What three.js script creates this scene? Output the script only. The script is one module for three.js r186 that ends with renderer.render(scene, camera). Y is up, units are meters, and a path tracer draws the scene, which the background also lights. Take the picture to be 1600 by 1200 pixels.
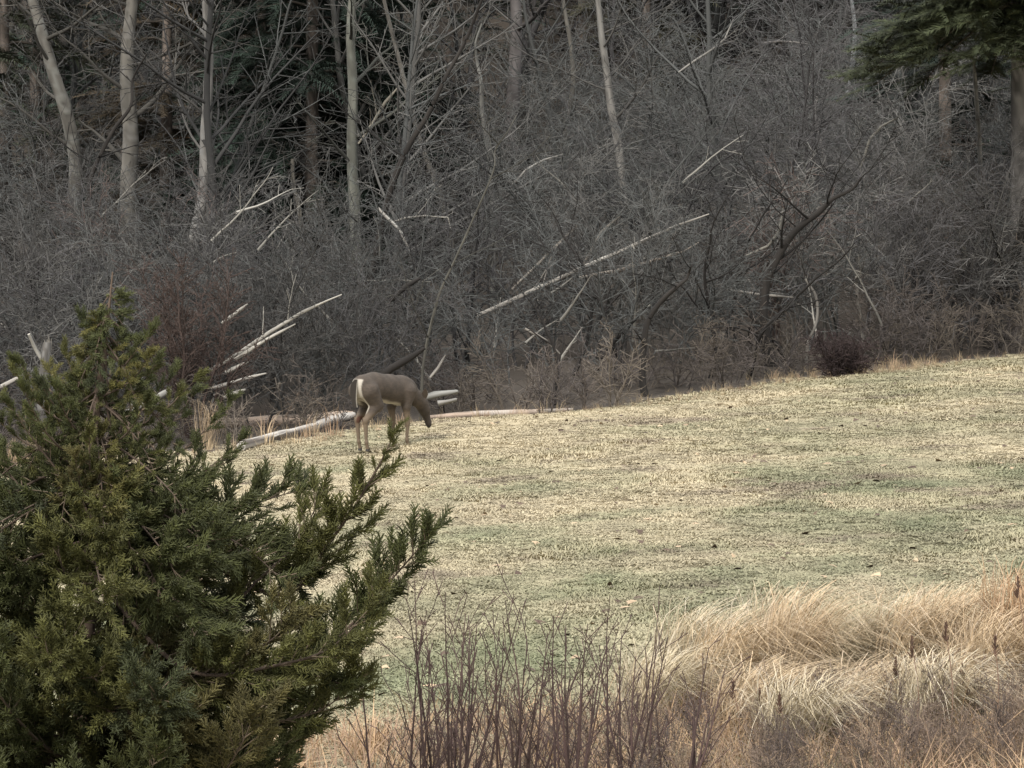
import * as THREE from 'three';
import { MarchingCubes } from 'three/addons/objects/MarchingCubes.js';

// ---------------------------------------------------------------- camera, sky, sun, exposure
const F = 5692, PITCH = 0.0513, EYE = 3.14;            // focal length in photo pixels (1600 wide), tilt, eye height
const scene = new THREE.Scene();
const camera = new THREE.PerspectiveCamera(2 * Math.atan(600 / F) * 180 / Math.PI, 4 / 3, 0.5, 900);
camera.position.set(0, EYE, 0);
camera.lookAt(0, EYE - Math.tan(PITCH) * 50, -50);
const renderer = new THREE.WebGLRenderer({ antialias: true });
renderer.setSize(1024, 768);
renderer.toneMapping = THREE.LinearToneMapping;
renderer.toneMappingExposure = 2.5;
renderer.shadowMap.enabled = true;

{ // overcast sky: three times brighter overhead than at the horizon
  const W = 128, H = 64, data = new Float32Array(W * H * 4);
  for (let j = 0; j < H; j++) for (let i = 0; i < W; i++) {
    const s = Math.max(0, Math.sin(((j + 0.5) / H - 0.5) * Math.PI)), L = 0.95 * (1 + 2 * s) / 3, o = (j * W + i) * 4;
    data[o] = L; data[o + 1] = L; data[o + 2] = L * 0.99; data[o + 3] = 1;
  }
  const sky = new THREE.DataTexture(data, W, H, THREE.RGBAFormat, THREE.FloatType);
  sky.mapping = THREE.EquirectangularReflectionMapping; sky.magFilter = THREE.LinearFilter; sky.needsUpdate = true;
  scene.background = sky; scene.environment = sky;
}
const sun = new THREE.DirectionalLight(new THREE.Color(1, 0.93, 0.84), 1.5);
sun.position.set(-22, 42, 6); sun.target.position.set(0, 0, -40); scene.add(sun, sun.target);
sun.castShadow = true; sun.shadow.radius = 24; sun.shadow.mapSize.set(2048, 2048);
Object.assign(sun.shadow.camera, { left: -50, right: 50, top: 60, bottom: -60, near: 1, far: 200 });

// ---------------------------------------------------------------- helpers
function makeRandom(seed) { let a = seed >>> 0; return () => { a = (a + 0x6D2B79F5) | 0; let t = Math.imul(a ^ (a >>> 15), 1 | a); t = (t + Math.imul(t ^ (t >>> 7), 61 | t)) ^ t; return ((t ^ (t >>> 14)) >>> 0) / 4294967296; }; }
const hash = (x, y, z = 0) => { let h = Math.imul(x, 374761393) ^ Math.imul(y, 668265263) ^ Math.imul(z, 2147483647 - 1274126177); h = Math.imul(h ^ (h >>> 13), 1274126177); return ((h ^ (h >>> 16)) >>> 0) / 4294967296; };
const ease = t => t * t * (3 - 2 * t), mix = (a, b, t) => a + (b - a) * t, clamp = (v, a = 0, b = 1) => Math.min(b, Math.max(a, v));
const step = (a, b, v) => ease(clamp((v - a) / (b - a)));
function noise(x, y, z = 0) {                             // value noise, 0 to 1
  const i = Math.floor(x), j = Math.floor(y), k = Math.floor(z), u = ease(x - i), v = ease(y - j), w = ease(z - k);
  const pl = q => mix(mix(hash(i, j, q), hash(i + 1, j, q), u), mix(hash(i, j + 1, q), hash(i + 1, j + 1, q), u), v);
  return w ? mix(pl(k), pl(k + 1), w) : pl(k);
}
const fbm = (x, y, n = 4) => { let s = 0, a = 0.5, t = 0; for (let i = 0; i < n; i++) { s += a * noise(x, y, i * 7); t += a; a *= 0.5; x *= 2.03; y *= 2.03; } return s / t; };
const taken = {};
function numbered(name) { const n = taken[name] = (taken[name] ?? -1) + 1; return n ? name + '_' + String(n).padStart(3, '0') : name; }
function tag(o, label, category, group, kind) { if (label) o.userData.label = label; if (category) o.userData.category = category; if (group) o.userData.group = group; if (kind) o.userData.kind = kind; return o; }
function thing(name, label, category, group) { const g = new THREE.Group(); g.name = numbered(name); scene.add(g); return tag(g, label, category, group); }
function part(name, geometry, material, parent) { const m = new THREE.Mesh(geometry, material); m.name = name; parent.add(m); return m; }
function single(name, geometry, material, label, category, group) { const m = new THREE.Mesh(geometry, material); m.name = numbered(name); scene.add(m); return tag(m, label, category, group); }
const V = (x, y, z) => new THREE.Vector3(x, y, z);

// a pixel of the photograph and a distance along the ground give a point
const SP = Math.sin(PITCH), CP = Math.cos(PITCH);
function at(px, py, d) { const a = (px - 800) / F, b = -(py - 600) / F, t = d / (CP + b * SP); return V(a * t, EYE + t * (-SP + b * CP), -d); }
// distance at which a pixel's ray meets the meadow's plane
const SLOPE = 0.075, X0 = 1.6;
function meadowDistance(px, py) { const a = (px - 800) / F, b = -(py - 600) / F, c = CP + b * SP; return (EYE - SLOPE * X0) / (SLOPE * a / c - (-SP + b * CP) / c); }
const edgePixels = [[-300, 745], [0, 735], [230, 716], [380, 704], [545, 684], [680, 656], [890, 645], [1050, 624], [1250, 594], [1400, 579], [1600, 557], [1900, 520]];
const edge = edgePixels.map(([px, py]) => { const d = meadowDistance(px, py); return [(px - 800) / F * d, d]; });
function edgeDistance(x) {
  if (x <= edge[0][0]) return edge[0][1]; const l = edge[edge.length - 1]; if (x >= l[0]) return l[1];
  for (let i = 1; i < edge.length; i++) if (x < edge[i][0]) { const p = edge[i - 1], q = edge[i]; return mix(p[1], q[1], (x - p[0]) / (q[0] - p[0])); }
}
function height(x, d) {
  let h = SLOPE * (30 * Math.tanh(x / 30) + X0);
  const e = d - edgeDistance(x);
  h += (noise(x * 0.35, d * 0.35) - 0.5) * 0.10 + (noise(x * 1.3, d * 1.3, 3) - 0.5) * 0.035;
  if (e > 0) h += 0.12 * Math.max(0, e - 2) + 0.24 * Math.max(0, e - 24) * step(24, 40, e) + (fbm(x * 0.4, d * 0.4, 3) - 0.5) * 0.5 * clamp(e / 5) - 0.2 * Math.max(0, e - 90);
  return h;
}
const ground = (x, d) => V(x, height(x, d), -d);

// collects tubes with vertex colours into one geometry
class Build {
  constructor() { this.p = []; this.n = []; this.c = []; this.i = []; }
  tube(pts, rad, sides, color, cap = false) {
    const m = pts.length, T = V(), A = V(), B = V(), base = this.p.length / 3;
    for (let k = 0; k < m; k++) {
      T.copy(pts[Math.min(k + 1, m - 1)]).sub(pts[Math.max(k - 1, 0)]).normalize();
      A.set(Math.abs(T.y) > 0.9 ? 1 : 0, Math.abs(T.y) > 0.9 ? 0 : 1, 0).cross(T).normalize(); B.copy(T).cross(A);
      for (let s = 0; s < sides; s++) {
        const w = s / sides * Math.PI * 2, cs = Math.cos(w), sn = Math.sin(w), nx = A.x * cs + B.x * sn, ny = A.y * cs + B.y * sn, nz = A.z * cs + B.z * sn;
        const r = typeof rad === 'function' ? rad(k / (m - 1), w) : rad[k];
        const q = pts[k]; this.p.push(q.x + nx * r, q.y + ny * r, q.z + nz * r); this.n.push(nx, ny, nz);
        const c = typeof color === 'function' ? color(k / (m - 1), w, q) : color; this.c.push(c[0], c[1], c[2]);
        if (k) { const a = base + (k - 1) * sides + s, b = base + (k - 1) * sides + (s + 1) % sides; this.i.push(a, b, a + sides, b, b + sides, a + sides); }
      }
    }
    if (cap) for (const k of [0, m - 1]) {
      T.copy(pts[k ? m - 1 : 1]).sub(pts[k ? m - 2 : 0]).normalize().multiplyScalar(k ? 1 : -1);
      const o = this.p.length / 3, c = cap; for (let s = 0; s < sides; s++) { const q = (base + k * sides + s) * 3; this.p.push(this.p[q], this.p[q + 1], this.p[q + 2]); this.n.push(T.x, T.y, T.z); this.c.push(...c); }
      for (let s = 1; s < sides - 1; s++) k ? this.i.push(o, o + s, o + s + 1) : this.i.push(o, o + s + 1, o + s);
    }
    return this;
  }
  strip(pts, width, side, color, flat = 0) {                     // a blade: two triangles a step, narrowing to its tip
    const m = pts.length, base = this.p.length / 3, T = V(), N = V();
    for (let k = 0; k < m; k++) {
      T.copy(pts[Math.min(k + 1, m - 1)]).sub(pts[Math.max(k - 1, 0)]).normalize(); N.copy(side).cross(T).normalize(); if (flat) { if (N.y < 0) N.negate(); N.y += flat; N.normalize(); }
      const w = width * (1 - 0.9 * k / (m - 1)) / 2, q = pts[k], c = typeof color === 'function' ? color(k / (m - 1)) : color;
      for (const s of [-1, 1]) { this.p.push(q.x + side.x * w * s, q.y + side.y * w * s, q.z + side.z * w * s); this.n.push(N.x, N.y, N.z); this.c.push(...c); }
      if (k) { const a = base + k * 2 - 2; this.i.push(a, a + 1, a + 2, a + 1, a + 3, a + 2); }
    }
    return this;
  }
  get triangles() { return this.i.length / 3; }
  done() {
    const g = new THREE.BufferGeometry();
    g.setAttribute('position', new THREE.Float32BufferAttribute(this.p, 3)); g.setAttribute('normal', new THREE.Float32BufferAttribute(this.n, 3));
    g.setAttribute('color', new THREE.Float32BufferAttribute(this.c, 3)); g.setIndex(this.i); return g;
  }
}
const scaled = (c, s) => [c[0] * s, c[1] * s, c[2] * s];
function wood(color = 0xffffff, rough = 0.95) { const m = new THREE.MeshStandardMaterial({ vertexColors: true, roughness: rough }); if (Array.isArray(color)) m.color.setRGB(...color); else m.color.set(color); return m; }
const plain = wood();
// a smooth curve through points, in n steps
function curve(pts, n) { return new THREE.CatmullRomCurve3(pts, false, 'centripetal').getPoints(n); }
// bark: tone with lengthwise grain, blotches and, where asked, pale lichen or peeled patches
function bark(tone, seed, { blotch = 0.5, pale = null, amount = 0.4, grain = 0.25, scale = 3 } = {}) {
  return (t, w, q) => {
    const g = 1 - grain + 2 * grain * noise(w * 3 + seed, q.y * 2.2 + q.x * 2, seed), b = 1 - blotch / 2 + blotch * noise(q.x * scale + seed, q.y * scale, q.z * scale + w);
    const l = pale ? step(1 - amount, 1 - amount + 0.25, noise(w * 1.2 + seed * 3, q.y * scale * 1.4 + q.x * 2, seed)) : 0;
    const s = g * b; return pale ? [mix(tone[0] * s, pale[0], l), mix(tone[1] * s, pale[1], l), mix(tone[2] * s, pale[2], l)] : scaled(tone, s);
  };
}
// grows one stem and all the twigs it carries into a Build
function grow(b, R, p, dir, len, r, o, level = 0) {
  const n = Math.max(1, Math.round(len / (o.step ?? 0.22)) + (level ? 0 : 2)), pts = [p.clone()], d = dir.clone().normalize(), rad = [r];
  const tone = o.tone, wig = o.wiggle * (level ? 1.3 : 1), up = (level ? o.up ?? 0.05 : o.upMain ?? o.up ?? 0.05), droop = o.droop ?? 0;
  for (let k = 1; k <= n; k++) {
    d.x += (R() - 0.5) * wig; d.y += (R() - 0.5) * wig + up - droop * k / n; d.z += (R() - 0.5) * wig; d.normalize();
    pts.push(pts[k - 1].clone().addScaledVector(d, len / n)); rad.push(Math.max(o.tip, r * (1 - 0.82 * k / n)));
  }
  const shade = 0.75 + R() * 0.5, c = scaled(tone(level, R), shade);
  b.tube(pts, rad, level === 0 ? o.sides ?? 5 : level === 1 && r > 0.012 ? 4 : 3, c);
  if (level >= o.levels) return;
  const count = Math.round(len * o.density[level] * (0.75 + R() * 0.5)), from = level ? 0.12 : o.from ?? 0.2;
  for (let k = 0; k < count; k++) {
    const t = from + (1 - from) * (k + R()) / count, q = Math.min(n - 1, Math.floor(t * n)), fr = t * n - q;
    const s = pts[q].clone().lerp(pts[q + 1], fr), T = pts[q + 1].clone().sub(pts[q]).normalize();
    const side = V(R() - 0.5, (R() - 0.5) * 0.6, R() - 0.5).normalize(); side.addScaledVector(T, -side.dot(T)).normalize();
    const a = o.angle[0] + R() * (o.angle[1] - o.angle[0]), nd = T.multiplyScalar(Math.cos(a)).addScaledVector(side, Math.sin(a));
    grow(b, R, s, nd, len * (o.child[0] + R() * (o.child[1] - o.child[0])) * (1 - 0.45 * t), Math.max(o.tip, rad[q] * (0.45 + 0.2 * R())), o, level + 1);
  }
}

// ---------------------------------------------------------------- terrain
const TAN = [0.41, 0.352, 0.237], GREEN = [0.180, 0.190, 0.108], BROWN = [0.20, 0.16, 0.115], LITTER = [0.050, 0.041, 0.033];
function meadowTone(x, d) {                              // which of the field's grasses grows where
  const far = step(30, 47, d), right = step(-3, 6, x);
  let g = 0.36 - 0.33 * far + 0.20 * right * (1 - far * 0.6) + (fbm(x * 0.55 + 9, d * 0.40) - 0.5) * 1.5 + (noise(x * 2.2, d * 1.1, 5) - 0.5) * (0.8 - 0.5 * far) + (noise(x * 5, d * 2.6, 6) - 0.5) * 0.12;
  const br = step(0.66, 0.80, fbm(x * 1.1 + 40, d * 1.1 + 3, 3) + (noise(x * 4, d * 4, 9) - 0.5) * 0.2);
  g = clamp(g); const l = 0.76 + 0.48 * fbm(x * 1.9, d * 1.1, 3);
  return [0, 1, 2].map(i => mix(mix(TAN[i], GREEN[i], g), BROWN[i], br * 0.8) * l);
}
{
  const xs = [], ds = [];
  for (const v of [-400, -250, -150, -100, -70, -50, -40, -32, -26]) xs.push(v); for (let v = -22; v <= 22.01; v += 0.2) xs.push(v); for (const v of [26, 32, 40, 50, 70, 100, 150, 250, 400]) xs.push(v);
  for (const v of [-400, -200, -100, -50, -20, -8, 0, 5, 9, 12]) ds.push(v); for (let v = 14; v <= 62; v += 0.2) ds.push(v); for (let v = 63; v < 110; v += 1) ds.push(v); for (let v = 112; v < 160; v += 4) ds.push(v); for (const v of [180, 220, 300, 420, 600]) ds.push(v);
  const p = [], c = [], uv = [], ix = [], nx = xs.length;
  ds.forEach((d, j) => xs.forEach((x, i) => {
    p.push(x, height(x, d), -d); uv.push(x / 2, d / 2);
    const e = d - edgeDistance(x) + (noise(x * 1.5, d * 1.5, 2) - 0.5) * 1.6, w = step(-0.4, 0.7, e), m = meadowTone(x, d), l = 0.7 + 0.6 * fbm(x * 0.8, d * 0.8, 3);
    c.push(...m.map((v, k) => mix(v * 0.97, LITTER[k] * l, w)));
    if (i && j) { const a = (j - 1) * nx + i - 1; ix.push(a, a + 1, a + nx, a + 1, a + nx + 1, a + nx); }
  }));
  const g = new THREE.BufferGeometry(); g.setAttribute('position', new THREE.Float32BufferAttribute(p, 3)); g.setAttribute('color', new THREE.Float32BufferAttribute(c, 3)); g.setAttribute('uv', new THREE.Float32BufferAttribute(uv, 2)); g.setIndex(ix); g.computeVertexNormals();
  const N = 256, px = new Uint8Array(N * N * 4), R = makeRandom(3);
  for (let j = 0; j < N; j++) for (let i = 0; i < N; i++) { const v = 150 + 90 * (R() - 0.5) + 60 * (noise(i / 9, j / 9, 4) - 0.5), o = (j * N + i) * 4; px[o] = px[o + 1] = px[o + 2] = clamp(v, 0, 255); px[o + 3] = 255; }
  const tex = new THREE.DataTexture(px, N, N); tex.wrapS = tex.wrapT = THREE.RepeatWrapping; tex.magFilter = THREE.LinearFilter; tex.needsUpdate = true;
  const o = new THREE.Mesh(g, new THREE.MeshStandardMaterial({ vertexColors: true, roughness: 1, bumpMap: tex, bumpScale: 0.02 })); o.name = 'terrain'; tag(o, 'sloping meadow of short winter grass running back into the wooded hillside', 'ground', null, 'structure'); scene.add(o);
}

// ---------------------------------------------------------------- grass
function stuff(name, geometry, material, list, label, category, parent = scene) {
  const m = new THREE.InstancedMesh(geometry, material, list.length), c = new THREE.Color(); m.name = name;
  list.forEach(([matrix, color], i) => { m.setMatrixAt(i, matrix); if (color) m.setColorAt(i, c.setRGB(...color)); });
  tag(m, label, parent === scene ? category : null, null, 'stuff'); parent.add(m); return m;
}
const place = (p, turn, s, sy = s, tilt = 0, roll = 0) => new THREE.Matrix4().compose(p, new THREE.Quaternion().setFromEuler(new THREE.Euler(tilt, turn, roll)), V(s, sy, s));
function tuft(seed, blades, h, spread, lean, width, tone = [1, 1, 1]) {
  const R = makeRandom(seed), b = new Build();
  for (let k = 0; k < blades; k++) {
    const a = R() * 6.283, r = Math.sqrt(R()) * spread, l = h * (0.5 + 0.7 * R()), out = lean * (0.4 + R()), p0 = V(Math.cos(a) * r, -0.01, Math.sin(a) * r), az = a + (R() - 0.5) * 2, dx = Math.cos(az) * out * l, dz = Math.sin(az) * out * l;
    const s = 0.7 + 0.55 * R();
    b.strip([p0, p0.clone().add(V(dx * 0.3, l * 0.55, dz * 0.3)), p0.clone().add(V(dx, l * (0.95 - 0.25 * out), dz))], width * (0.7 + R() * 0.6), V(-Math.sin(az), 0, Math.cos(az)), scaled(tone, s));
  }
  return b.done();
}
const blade = new THREE.MeshStandardMaterial({ vertexColors: true, roughness: 0.9, side: THREE.DoubleSide });
{
  const R = makeRandom(11);
  for (let v = 0; v < 2; v++) {
    const b = new Build(), list = [];
    for (let k = 0; k < 20; k++) {                        // a patch the size of two hands' reach, of matted tufts
      const a0 = R() * 6.283, r0 = Math.sqrt(R()) * 0.26, cx = Math.cos(a0) * r0, cz = Math.sin(a0) * r0, tone = 0.93 + 0.14 * R(), lean = R() * 6.283;
      for (let q = 0; q < 9; q++) {
        const a = lean + (R() - 0.5) * 3.4, l = 0.025 + 0.04 * R(), u = 0.002 + 0.009 * R(), p0 = V(cx + (R() - 0.5) * 0.09, -0.012, cz + (R() - 0.5) * 0.09), dx = Math.cos(a) * l, dz = Math.sin(a) * l, c = scaled([1, 1, 1], tone * (0.96 + 0.08 * R()));
        b.strip([p0, p0.clone().add(V(dx * 0.4, u + 0.008, dz * 0.4)), p0.clone().add(V(dx, u * 0.9 + 0.008, dz))], 0.011, V(-Math.sin(a), 0, Math.cos(a)), c, 2);
      }
    }
    while (list.length < 17000) {
      const d = 15 * Math.pow(58 / 15, R()), x = (R() - 0.5) * 2 * (0.16 * d + 2);
      const e = d - edgeDistance(x) + (noise(x * 1.5, d * 1.5, 2) - 0.5); if (e > 0.4) continue;
      const s = (0.75 + 0.5 * R()) * (0.8 + d / 90), lush = 0.55 + 1.0 * step(0.55, 0.8, noise(x * 1.2, d * 1.2, 8));
      list.push([place(ground(x, d), R() * 6.283, s, s * lush), scaled(meadowTone(x, d), 0.93 + 0.12 * R())]);
    }
    stuff(numbered('meadow_grass'), b.done(), blade, list, ['short tan and green winter grass covering the meadow', 'matted winter grass filling the meadow between other grass'][v], 'grass');
  }
}
{ // dead leaves blown over the field
  const R = makeRandom(13), list = [], b = new Build();
  b.strip([V(-0.03, 0.004, 0), V(0, 0.016, 0), V(0.035, 0.010, 0.004)], 0.05, V(0, 0.2, 1).normalize(), [1, 1, 1]);
  for (let k = 0; k < 900; k++) { const d = 19 + 34 * R(), x = (R() - 0.5) * 2 * (0.16 * d + 2); if (d > edgeDistance(x)) continue; list.push([place(ground(x, d).add(V(0, 0.01, 0)), R() * 6.283, 0.8 + 0.9 * R(), 1, (R() - 0.5) * 0.8, (R() - 0.5) * 0.8), scaled(R() < 0.6 ? [0.075, 0.05, 0.035] : [0.36, 0.27, 0.18], 0.7 + 0.6 * R())]); }
  stuff('fallen_leaves', b.done(), blade, list, 'dead brown leaves scattered over the short grass', 'leaves');
}
{ // taller dead grass along the foot of the thicket
  const R = makeRandom(12), list = [];
  for (let k = 0; k < 5200; k++) {
    const x = (R() - 0.5) * 30, e = -0.5 + 2.6 * R() * R(), d = edgeDistance(x) + e; if (x > -5.4 && x < 1 && R() < 0.85 || x > 1 && R() < 0.5) continue; const thick = noise(x * 0.7, 3.3, 1); if (R() > 0.25 + thick) continue;
    const s = (0.35 + 0.8 * R() * R()) * (0.5 + thick) * (e < 0 ? 0.6 : 1) * (x > 1 ? 0.65 : 1), c = R() < 0.3 ? [0.30, 0.21, 0.14] : [0.36, 0.28, 0.175];
    list.push([place(ground(x, d), R() * 6.283, s, s, (R() - 0.5) * 0.5, (R() - 0.5) * 0.5), scaled(c, 0.7 + 0.5 * R())]);
  }
  stuff('edge_grass', tuft(6, 16, 0.42, 0.09, 0.6, 0.008), blade, list, 'ragged dead grass along the foot of the thicket', 'grass');
}

// ---------------------------------------------------------------- bare shrubs of the thicket
const greys = [[0.064, 0.067, 0.066], [0.064, 0.062, 0.060], [0.062, 0.060, 0.062], [0.098, 0.096, 0.092], [0.031, 0.031, 0.031]];
const toneOf = (c, fine = 1) => (level, R) => scaled(c, (level === 0 ? 0.85 : level === 1 ? 0.95 : 1.05 * fine) * (0.85 + 0.3 * R()));
let count = 0;
function stemShape(seed, h, tone, o = {}) {
  const R = makeRandom(seed), b = new Build(), a = R() * 6.283, lean = (0.12 + R() * 0.5) * (o.lean ?? 1);
  grow(b, R, V(Math.cos(a) * 0.08, -0.12, Math.sin(a) * 0.08), V(Math.cos(a) * lean, 1, Math.sin(a) * lean), h * (0.8 + 0.35 * R()), 0.008 + 0.006 * h, { tone: toneOf(tone), wiggle: 0.34, up: 0.03, droop: 0.10, tip: 0.0045, density: [8, 7, 5], angle: [0.5, 1.25], child: [0.3, 0.6], levels: 3, step: 0.26, ...o });
  count += b.triangles; return b.done();
}
// a shrub of several stems, each stem with the twigs it carries
function bareShrub(name, seed, p, h, stems, tone, label, category, group, o) {
  const g = thing(name, label, category, group); g.position.copy(p);
  for (let k = 0; k < stems; k++) part('stem', stemShape(seed * 17 + k, h, tone, o), plain, g);
  return g;
}
{
  const R = makeRandom(21), rows = [
    // how many, from, to (metres behind the meadow's edge), height, stems, twigs a metre, label, group
    [84, 0.4, 2.8, [0.5, 1.25], 4, [13, 9, 0], 'low bare bramble shrub at the foot of the thicket beside the meadow', 'low shrubs along the meadow edge'],
    [72, 2.4, 7, [1.5, 2.9], 3, [7.5, 6.5, 4.5], 'tangled bare grey-brown shrub standing inside the thicket', 'bare shrubs inside the thicket'],
    [96, 6.5, 19, [2.6, 4.8], 3, [4.6, 4.2, 3.4], 'tall bare arching shrub at the back of the thicket under the trees', 'tall shrubs under the trees']];
  let seed = 1000;
  for (const [n, e0, e1, size, stems, density, label, group] of rows) for (let k = 0; k < n; k++) {
    const x = ((k + R()) / n - 0.5) * 2 * (9.5 + e1 * 0.22), e = mix(e0, e1, R()), d = edgeDistance(x) + e, right = step(-2, 6, x), h = mix(size[0], size[1], R()) * (0.9 + 0.3 * right);
    const px = 800 + x * F / d; if (x > -5.2 && x < -1 && e < 1.0 || Math.abs(px - 1322) < 65 && e < 1.6 || e > 9 && (px > 385 && px < 600 || px > 1400 && px < 1570)) continue;
    const tone = e1 < 3 ? [[0.110, 0.092, 0.080], [0.086, 0.074, 0.070], [0.130, 0.110, 0.090]][k % 3] : R() < 0.03 ? [0.075, 0.056, 0.05] : R() < 0.3 + 0.3 * right ? greys[R() < 0.5 ? 3 : 0] : greys[Math.floor(R() * 3)];
    bareShrub('bare_shrub', seed++, ground(x, d), h, stems, scaled(tone, e1 < 3 ? 0.6 + 0.45 * R() : (0.6 + 0.85 * R()) * (1 + 0.35 * right)), label, 'shrub', group, { density, levels: density[2] ? 3 : 2, step: h > 2.5 ? 0.34 : 0.24 });
  }
}
{ // brush filling the ground under the pale trunks
  const R = makeRandom(22);
  for (let k = 0; k < 44; k++) {
    const x = -9.5 + 7.5 * (k + R()) / 44, d = edgeDistance(x) + 3 + 11 * R();
    bareShrub('bare_shrub', 3000 + k, ground(x, d), 1.6 + 1.5 * R(), 3, scaled(greys[k % 4], 0.6 + 0.7 * R()), 'bare grey brush growing under the pale trunks', 'shrub', 'brush under the pale trunks', { density: [7, 6, 5], step: 0.28 });
  }
}
console.log('thicket triangles', count);

// ---------------------------------------------------------------- young trees and the woods behind
function sapling(seed, h, r, o = {}) {
  const R = makeRandom(seed), b = new Build();
  grow(b, R, V(0, -0.2, 0), V((R() - 0.5) * 0.25, 1, (R() - 0.5) * 0.25), h, r, { tone: toneOf([1, 1, 1]), wiggle: 0.16, up: 0.04, upMain: 0.03, tip: 0.006, density: [3.4, 5.5, 4], angle: [0.6, 1.2], child: [0.2, 0.42], levels: 3, from: 0.12, step: 0.4, ...o });
  return b.done();
}
{
  const R = makeRandom(31), far = []; let n = 0;
  for (let k = 0; k < 34; k++) {
    const d0 = 58 + 20 * (k + R()) / 34, x = (R() - 0.5) * 2 * (0.15 * d0 + 2.5), d = Math.max(d0, edgeDistance(x) + 7), h = 5 + 6 * R();
    const geo = sapling(300 + k, h, 0.02 + h * 0.0065, { density: [2.6, 4, 3.2], tone: toneOf(greys[[0, 0, 2, 3, 4][k % 5]]) });
    const at_ = 800 + x * F / d; if (d < 70 && (at_ > 390 && at_ < 600 || at_ > 1390 && at_ < 1580)) continue;
    const m = single('young_tree', geo, plain, 'slender bare young tree with ascending twiggy branches in the woods', 'tree', 'young trees in the woods'); n += geo.index.count / 3;
    m.position.copy(ground(x, d)); m.rotation.set((R() - 0.5) * 0.25, R() * 6.283, (R() - 0.5) * 0.25);
  }
  console.log('young tree triangles', n);
  for (let k = 0; k < 230; k++) { const d = 78 + 44 * R(), x = (R() - 0.5) * 2 * (0.17 * d + 4), c = greys[Math.floor(R() * 4)]; far.push([place(ground(x, d), R() * 6.283, 0.8 + 0.7 * R(), 0.8 + 0.7 * R(), (R() - 0.5) * 0.3, (R() - 0.5) * 0.3), scaled(c, 0.8 + 0.4 * R())]); }
  stuff('distant_woods', sapling(390, 10, 0.08), plain, far, 'far mass of bare trees on the hillside behind the thicket', 'woods');
}

// ---------------------------------------------------------------- trees whose trunks can be told apart
const PALE = [0.36, 0.35, 0.32], MID = [0.125, 0.118, 0.105], DIM = [0.15, 0.135, 0.13], DARK = [0.020, 0.017, 0.015], WHITE = [0.40, 0.385, 0.35];
// path: photo pixels from the top down, at distance d; the trunk goes on to the ground and up past them
function tallTree(name, label, path, d, wide, narrow, tone, seed, { pale = null, amount = 0.4, limbs = 7, above = 5, limbLength = 2.2, blotch = 0.6, group } = {}) {
  const g = thing(name, label, 'tree', group), R = makeRandom(seed), pts = path.map(([x, y]) => at(x, y, d)).reverse(), k = d / F / 2;
  const low = pts[0], top = pts[pts.length - 1], foot = ground(low.x + (low.x - pts[1].x) * 0.4, d);
  if (low.y > foot.y + 0.3) pts.unshift(foot.clone().add(V(0, -0.2, 0))); else pts[0].y = Math.min(pts[0].y, foot.y - 0.1);
  const dir = top.clone().sub(pts[pts.length - 2]).normalize(), origin = V(foot.x, foot.y, -d);
  for (let q = 1; q <= 3 && above; q++) pts.push(top.clone().addScaledVector(dir, above * q / 3).add(V((R() - 0.5) * 0.3, 0, (R() - 0.5) * 0.3)));
  for (const p of pts) p.z += (noise(p.y * 0.4, seed) - 0.5) * 0.5;
  const line = curve(pts, 120), local = line.map(p => p.clone().sub(origin)), last = above ? 0.35 : 0.9; g.position.copy(origin);
  if (pale) pale = scaled(pale, 0.62); tone = scaled(tone, 0.78);
  const radius = (t, w) => k * mix(wide, narrow, t) * (1 - (1 - last) * t * t) * (1 + 0.35 * Math.max(0, 0.07 - t) / 0.07) * (0.93 + 0.14 * noise(w * 2, t * 40, seed));
  part('trunk', new Build().tube(local, radius, 12, bark(tone, seed, { blotch: 0.9, grain: 0.4, pale, amount, scale: 7 }), tone).done(), plain, g);
  for (let q = 0; q < limbs; q++) {
    const t = 0.25 + 0.72 * (q + R()) / limbs, p = local[Math.floor(t * 119)], a = R() * 6.283, b = new Build(), r = radius(t, 0) * (0.25 + 0.25 * R());
    grow(b, R, p.clone(), V(Math.cos(a), 0.2 + 0.7 * R(), Math.sin(a)), limbLength * (0.6 + 0.7 * R()), Math.max(0.01, r), { tone: toneOf(scaled(tone, 0.6)), wiggle: 0.3, up: 0.05, tip: 0.006, density: [3.2, 4], angle: [0.5, 1.1], child: [0.3, 0.55], levels: 2, step: 0.3 });
    part('limb', b.done(), plain, g);
  }
  return g;
}
tallTree('pale_barked_tree', 'pale lichen-spotted trunk leaning left, beside a straight grey trunk', [[52, 0], [68, 55], [84, 110], [106, 180], [118, 260], [112, 360], [106, 420]], 64, 26, 20, MID, 41, { pale: [0.251, 0.251, 0.231], amount: 0.5 });
tallTree('grey_tree', 'thick straight grey trunk with flaking bark between two pale trunks', [[206, 0], [200, 60], [198, 130], [204, 210], [200, 300], [203, 400]], 63, 28, 24, MID, 42, { pale: [0.218, 0.211, 0.198], amount: 0.38, limbs: 10 });
tallTree('pale_barked_tree', 'smooth pale trunk curving at its foot above the reddish dead juniper', [[321, 0], [325, 60], [324, 130], [319, 220], [316, 300], [300, 385], [294, 420]], 61, 20, 16, [0.198, 0.191, 0.182], 43, { pale: [0.277, 0.277, 0.277], amount: 0.35, limbs: 8 });
tallTree('mossy_tree', 'slim greenish-grey trunk standing in front of dark evergreens', [[551, 0], [548, 60], [552, 150], [550, 230], [553, 300], [556, 360]], 62.5, 18, 17, [0.139, 0.142, 0.122], 44, { pale: [0.218, 0.238, 0.211], amount: 0.35, limbs: 8 });
tallTree('grey_tree', 'straight dim purplish-grey trunk behind the slanting pale pole', [[806, 0], [805, 90], [800, 170], [793, 260], [788, 390]], 68, 24, 20, [0.122, 0.112, 0.112], 45, { limbs: 9 });
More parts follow.
